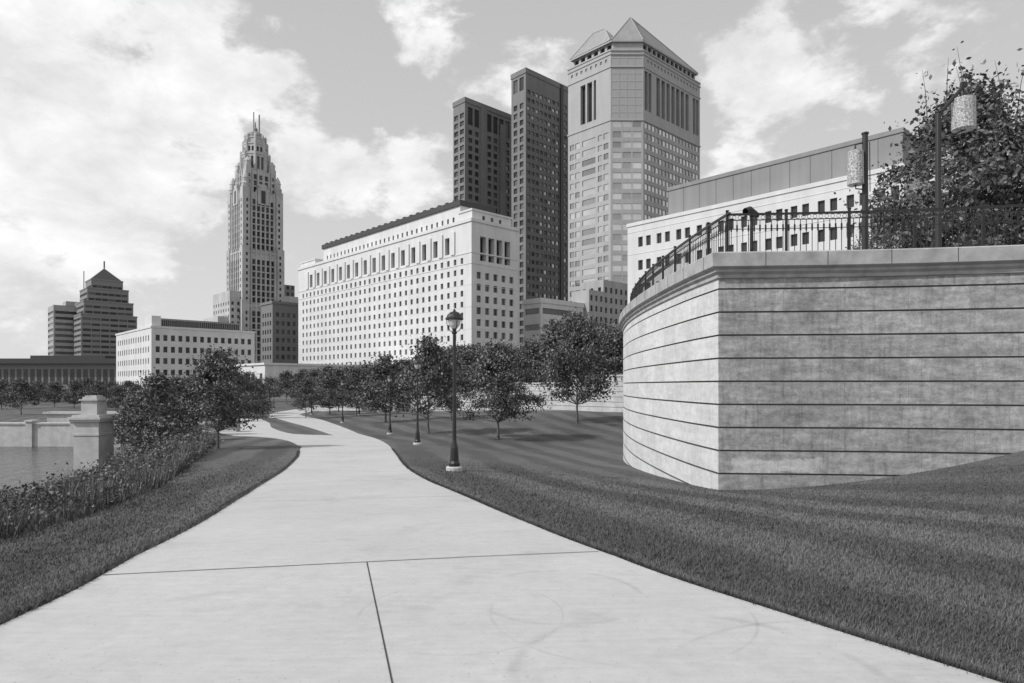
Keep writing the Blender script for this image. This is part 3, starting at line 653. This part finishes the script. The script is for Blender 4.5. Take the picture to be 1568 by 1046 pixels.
# chamfered granite tower with pyramidal crown
b_=MB(); A_=np.array((41.2,273.));B_=np.array((54.9,273.)); P2_=B_+Ru*44.5; P3_=P2_+Lu*27; P5_=A_+Lu*23.7
poly=[A_,B_,P2_,P3_,P5_]; ZB=142
fl=rows(2,26,4.3,2.5)
rc1=even(16,44.5,2.2,.8)
rightz=[(-4,116,rc1,fl,.3,(1,2,2)),(116,136,rc1[:2]+even(7,44.5,2.7,9)+rc1[-2:],[(117,133.5)],1.8,(4,)),(136,ZB,even(16,44.5,1.2,2),[(137.3,138.6)],.3,(1,))]
frontz=[(-4,112,even(3,13.7,3.6,.6),fl,.3,(2,2,1)),(112,ZB,even(4,13.7,3.1,.3),rows(112.6,9,3.25,2.95),.08,(5,))]
leftz=[(-4,108,[(1.0,3.6),(4.2,6.8),(8.2,15.6),(16.9,19.3),(20.0,22.6)],fl,.3,(2,1,2)),(108,113,[],[]),(113,134,[(7.2,10.0),(10.9,13.7),(14.6,15.9)],[(115,132)],1.6,(4,)),(134,ZB,even(8,23.7,1.2,1),[(137.3,138.6)],.3,(1,))]
body(b_,poly,-4,ZB,{0:frontz,1:rightz,4:leftz})
for z_ in (112.2,134.5,139.8,141.4): band(b_,poly,z_,z_+.6,.3)
cen=np.mean(np.array(poly),axis=0)
gal=[cen+(p_-cen)*.92 for p_ in poly]; body(b_,gal,ZB+.6,ZB+3.6,{1:[(ZB+.6,ZB+3.6,even(12,np.linalg.norm(gal[2]-gal[1]),2.6),[(ZB+.8,ZB+3.3)],.8,(4,))],4:[(ZB+.6,ZB+3.6,even(6,np.linalg.norm(gal[4]-gal[0]),2.4),[(ZB+.8,ZB+3.3)],.8,(4,))]})
eave=[cen+(p_-cen)*.97 for p_ in poly]; band(b_,eave,ZB+3.6,ZB+4.3,0)
z0=ZB+4.3; e0,e1,e2,e3,e4=eave
m1=np.array((51.0,281.5)); m2=m1+Ru*5; zt=160.2
def fc(pts): b_.face([(*p_,z_) for p_,z_ in pts],3)
fc([(e0,z0),(e1,z0),(m1,zt)]); fc([(e1,z0),(e2,z0),(m2,zt-.6),(m1,zt)]); fc([(e2,z0),(e3,z0),(m2,zt-.6)]); 
bk=e0+Lu*11+Ru*13; fc([(e0,z0),(m1,zt),(bk,z0)]); fc([(bk,z0),(m1,zt),(m2,zt-.6),(e3,z0)])
n1_=np.array((40.8,287.5)); n2_=np.array((36.2,290.5)); zl=158.6
q0,q1,q2,q3=e0-Ru*.2+Lu*.6,e0+Ru*14,e4+Ru*14,e4
z0b=z0+.1
fc([(q0,z0b),(q1,z0b),(n1_,zl)]); fc([(q1,z0b),(q2,z0b),(n2_,zl-.4),(n1_,zl)]); fc([(q2,z0b),(q3,z0b),(n2_,zl-.4)]); fc([(q3,z0b),(q0,z0b),(n1_,zl),(n2_,zl-.4)])
for a,c_ in (((*e0,z0),(*m1,zt)),((*e1,z0),(*m1,zt)),((*e2,z0),(*m2,zt-.6)),((*q0,z0b),(*n1_,zl)),((*q3,z0b),(*n2_,zl-.4)),((*m1,zt),(*m2,zt-.6)),((*n1_,zl),(*n2_,zl-.4))): b_.tube([a,c_],.28,5,0)
b_.obj('chamfered_granite_tower',[W4,GM,GL,RL,G3,mat('granite_panel',.36,noise=.06)])

b_=MB(); P=rect((.044*240,240),24,9); body(b_,P,-4,33.5,{0:[(-4,33.5,even(1,24,22),rows(4,5,6,2.2))],3:[(-4,33.5,even(1,9,7.5),rows(4,5,6,2.2))]}); band(b_,P,32,33.8,.3); b_.obj('banded_office_block',[W1,G2,GM,RL])
b_=MB(); P=rect((.118*255,255),9,9); body(b_,P,-4,39,{0:[(-4,39,even(3,9,1.4),rows(2,9,4.1,2.2))]}); P=rect((.14*262,262),30,12); body(b_,P,-4,44,{0:[(-4,44,even(9,30,1.5),rows(2,10,4.1,2.2))],3:[(-4,44,even(3,12,1.5),rows(2,10,4.1,2.2))]}); b_.obj('grey_office_block',[W2,G1,G3,RF])

# long white building on the right
b_=MB(); C=np.array((67.2,112.)); P=rect(C,20,58.2)
cp=[]
for i in range(11):
    a=3+i*5.1; cp+= [(a,a+1.3),(a+2.2,a+3.5)]
body(b_,P,-4,39.4,{3:[(-4,31.5,cp,rows(0.9,6,5.5,2.3),.5),(31.5,39.4,cp,[(33.8,36.1)],.5)]})
band(b_,P,38.9,39.7,.2)
for z_ in (32.2,37.4): band(b_,P,z_,z_+.12,.06)
C2=C+Lu*1.0+Ru*3.0; P2=rect(C2,16,48); body(b_,P2,39.7,46.6,{},wm=4)
band(b_,P2,46.1,46.9,.2,4)
for k in range(13): o=C2+Lu*k*4; b_.obox(o,Lu,-Ru,-.06,.06,0,.04,39.7,46.1,5)
b_.obj('long_white_building',[W1,G1,G3,RL,W6,mat('panel_joint',.15)])

# ------------------------------------------------------------------ sky / sun
Sd=Vector((-.68,-.32,.66)).normalized()
wd_=bpy.data.worlds.new('World'); sc.world=wd_; wd_.use_nodes=True; nt=wd_.node_tree; g=NG(nt)
try: wd_.cycles.sampling_method='MANUAL'; wd_.cycles.sample_map_resolution=256
except Exception: pass
bg=nt.nodes['Background']; bg.inputs['Strength'].default_value=.12
sky=g.n('ShaderNodeTexSky'); sky.sky_type='NISHITA'; sky.sun_disc=False; sky.sun_elevation=math.asin(Sd.z); sky.sun_rotation=math.atan2(Sd.x,Sd.y); sky.air_density=1; sky.dust_density=1.5
bw=g.n('ShaderNodeRGBToBW'); g.L(sky.outputs[0],bw.inputs[0])
D_=g.n('ShaderNodeTexCoord').outputs['Generated']
nz=g.n('ShaderNodeVectorMath',operation='NORMALIZE'); g.L(D_,nz.inputs[0]); D_=nz.outputs[0]
dm=g.mapv(D_,scale=(1,1,1.7))
nA=g.noise(dm,6.5,6,.60,.15); nB=g.noise(g.mapv(D_,scale=(1,1,1.7),loc=(3,1,2)),15,5,.62,.1)
f=g.math('ADD',g.math('MULTIPLY',nA,1.5),g.math('MULTIPLY',nB,.5))
bl=[(150,130,.17,.24),(20,60,.2,.16),(40,250,.15,.18),(60,330,.14,.10),(240,290,.13,.10),(345,70,.08,.2),(455,160,.06,.26),(500,262,.07,.30),(590,268,.07,.30),(650,270,.06,.24),(430,250,.07,.12),(820,115,.06,.28),(650,30,.06,.16),(1150,185,.08,.22),(1220,60,.12,.12),(1320,30,.13,.12),(1310,180,.04,.2),(250,420,.10,.10),(120,420,.12,.10)]
tot=None
for px,py,rad,am in bl:
    v=Vector(((px-784)/1000,1,(590-py)/1000)).normalized()
    dt=g.n('ShaderNodeVectorMath',operation='DOT_PRODUCT'); g.L(D_,dt.inputs[0]); dt.inputs[1].default_value=v
    e=g.mr(dt.outputs['Value'],math.cos(rad*1.3),1,0,am,True); tot=e if tot is None else g.math('ADD',tot,e)
sepd=g.n('ShaderNodeSeparateXYZ'); g.L(D_,sepd.inputs[0])
f=g.math('ADD',f,tot)
cloud=g.mr(f,1.10,1.34,0,1,True)
cb=g.mr(g.noise(dm,9,5,.62,.2),.32,.66,6.3,8.4)
hz=g.mr(sepd.outputs[2],0,.55,6.3,4.75)
base=g.math('ADD',g.math('MULTIPLY',bw.outputs[0],.2),g.math('MULTIPLY',hz,.84))
mx=g.n('ShaderNodeMix'); mx.data_type='FLOAT'; g.L(cloud,mx.inputs[0]); g.L(base,mx.inputs[2]); g.L(cb,mx.inputs[3])
g.L(mx.outputs[0],bg.inputs['Color'])
sl=bpy.data.lights.new('sun','SUN'); sl.energy=3.2; sl.angle=math.radians(.6); sl.color=(1,1,1)
so=link(bpy.data.objects.new('sun',sl)); so.rotation_euler=Sd.to_track_quat('Z','Y').to_euler()

# ------------------------------------------------------------------ camera
cam=bpy.data.cameras.new('camera'); co=link(bpy.data.objects.new('camera',cam)); co.location=(0,0,1.6); co.rotation_euler=(math.pi/2,0,0)
cam.sensor_width=36; cam.lens=36*1000/1568; cam.shift_y=67/1568; cam.clip_end=8000; cam.clip_start=.05
sc.camera=co
sc.view_settings.view_transform='Standard'; sc.view_settings.look='None'; sc.view_settings.exposure=0
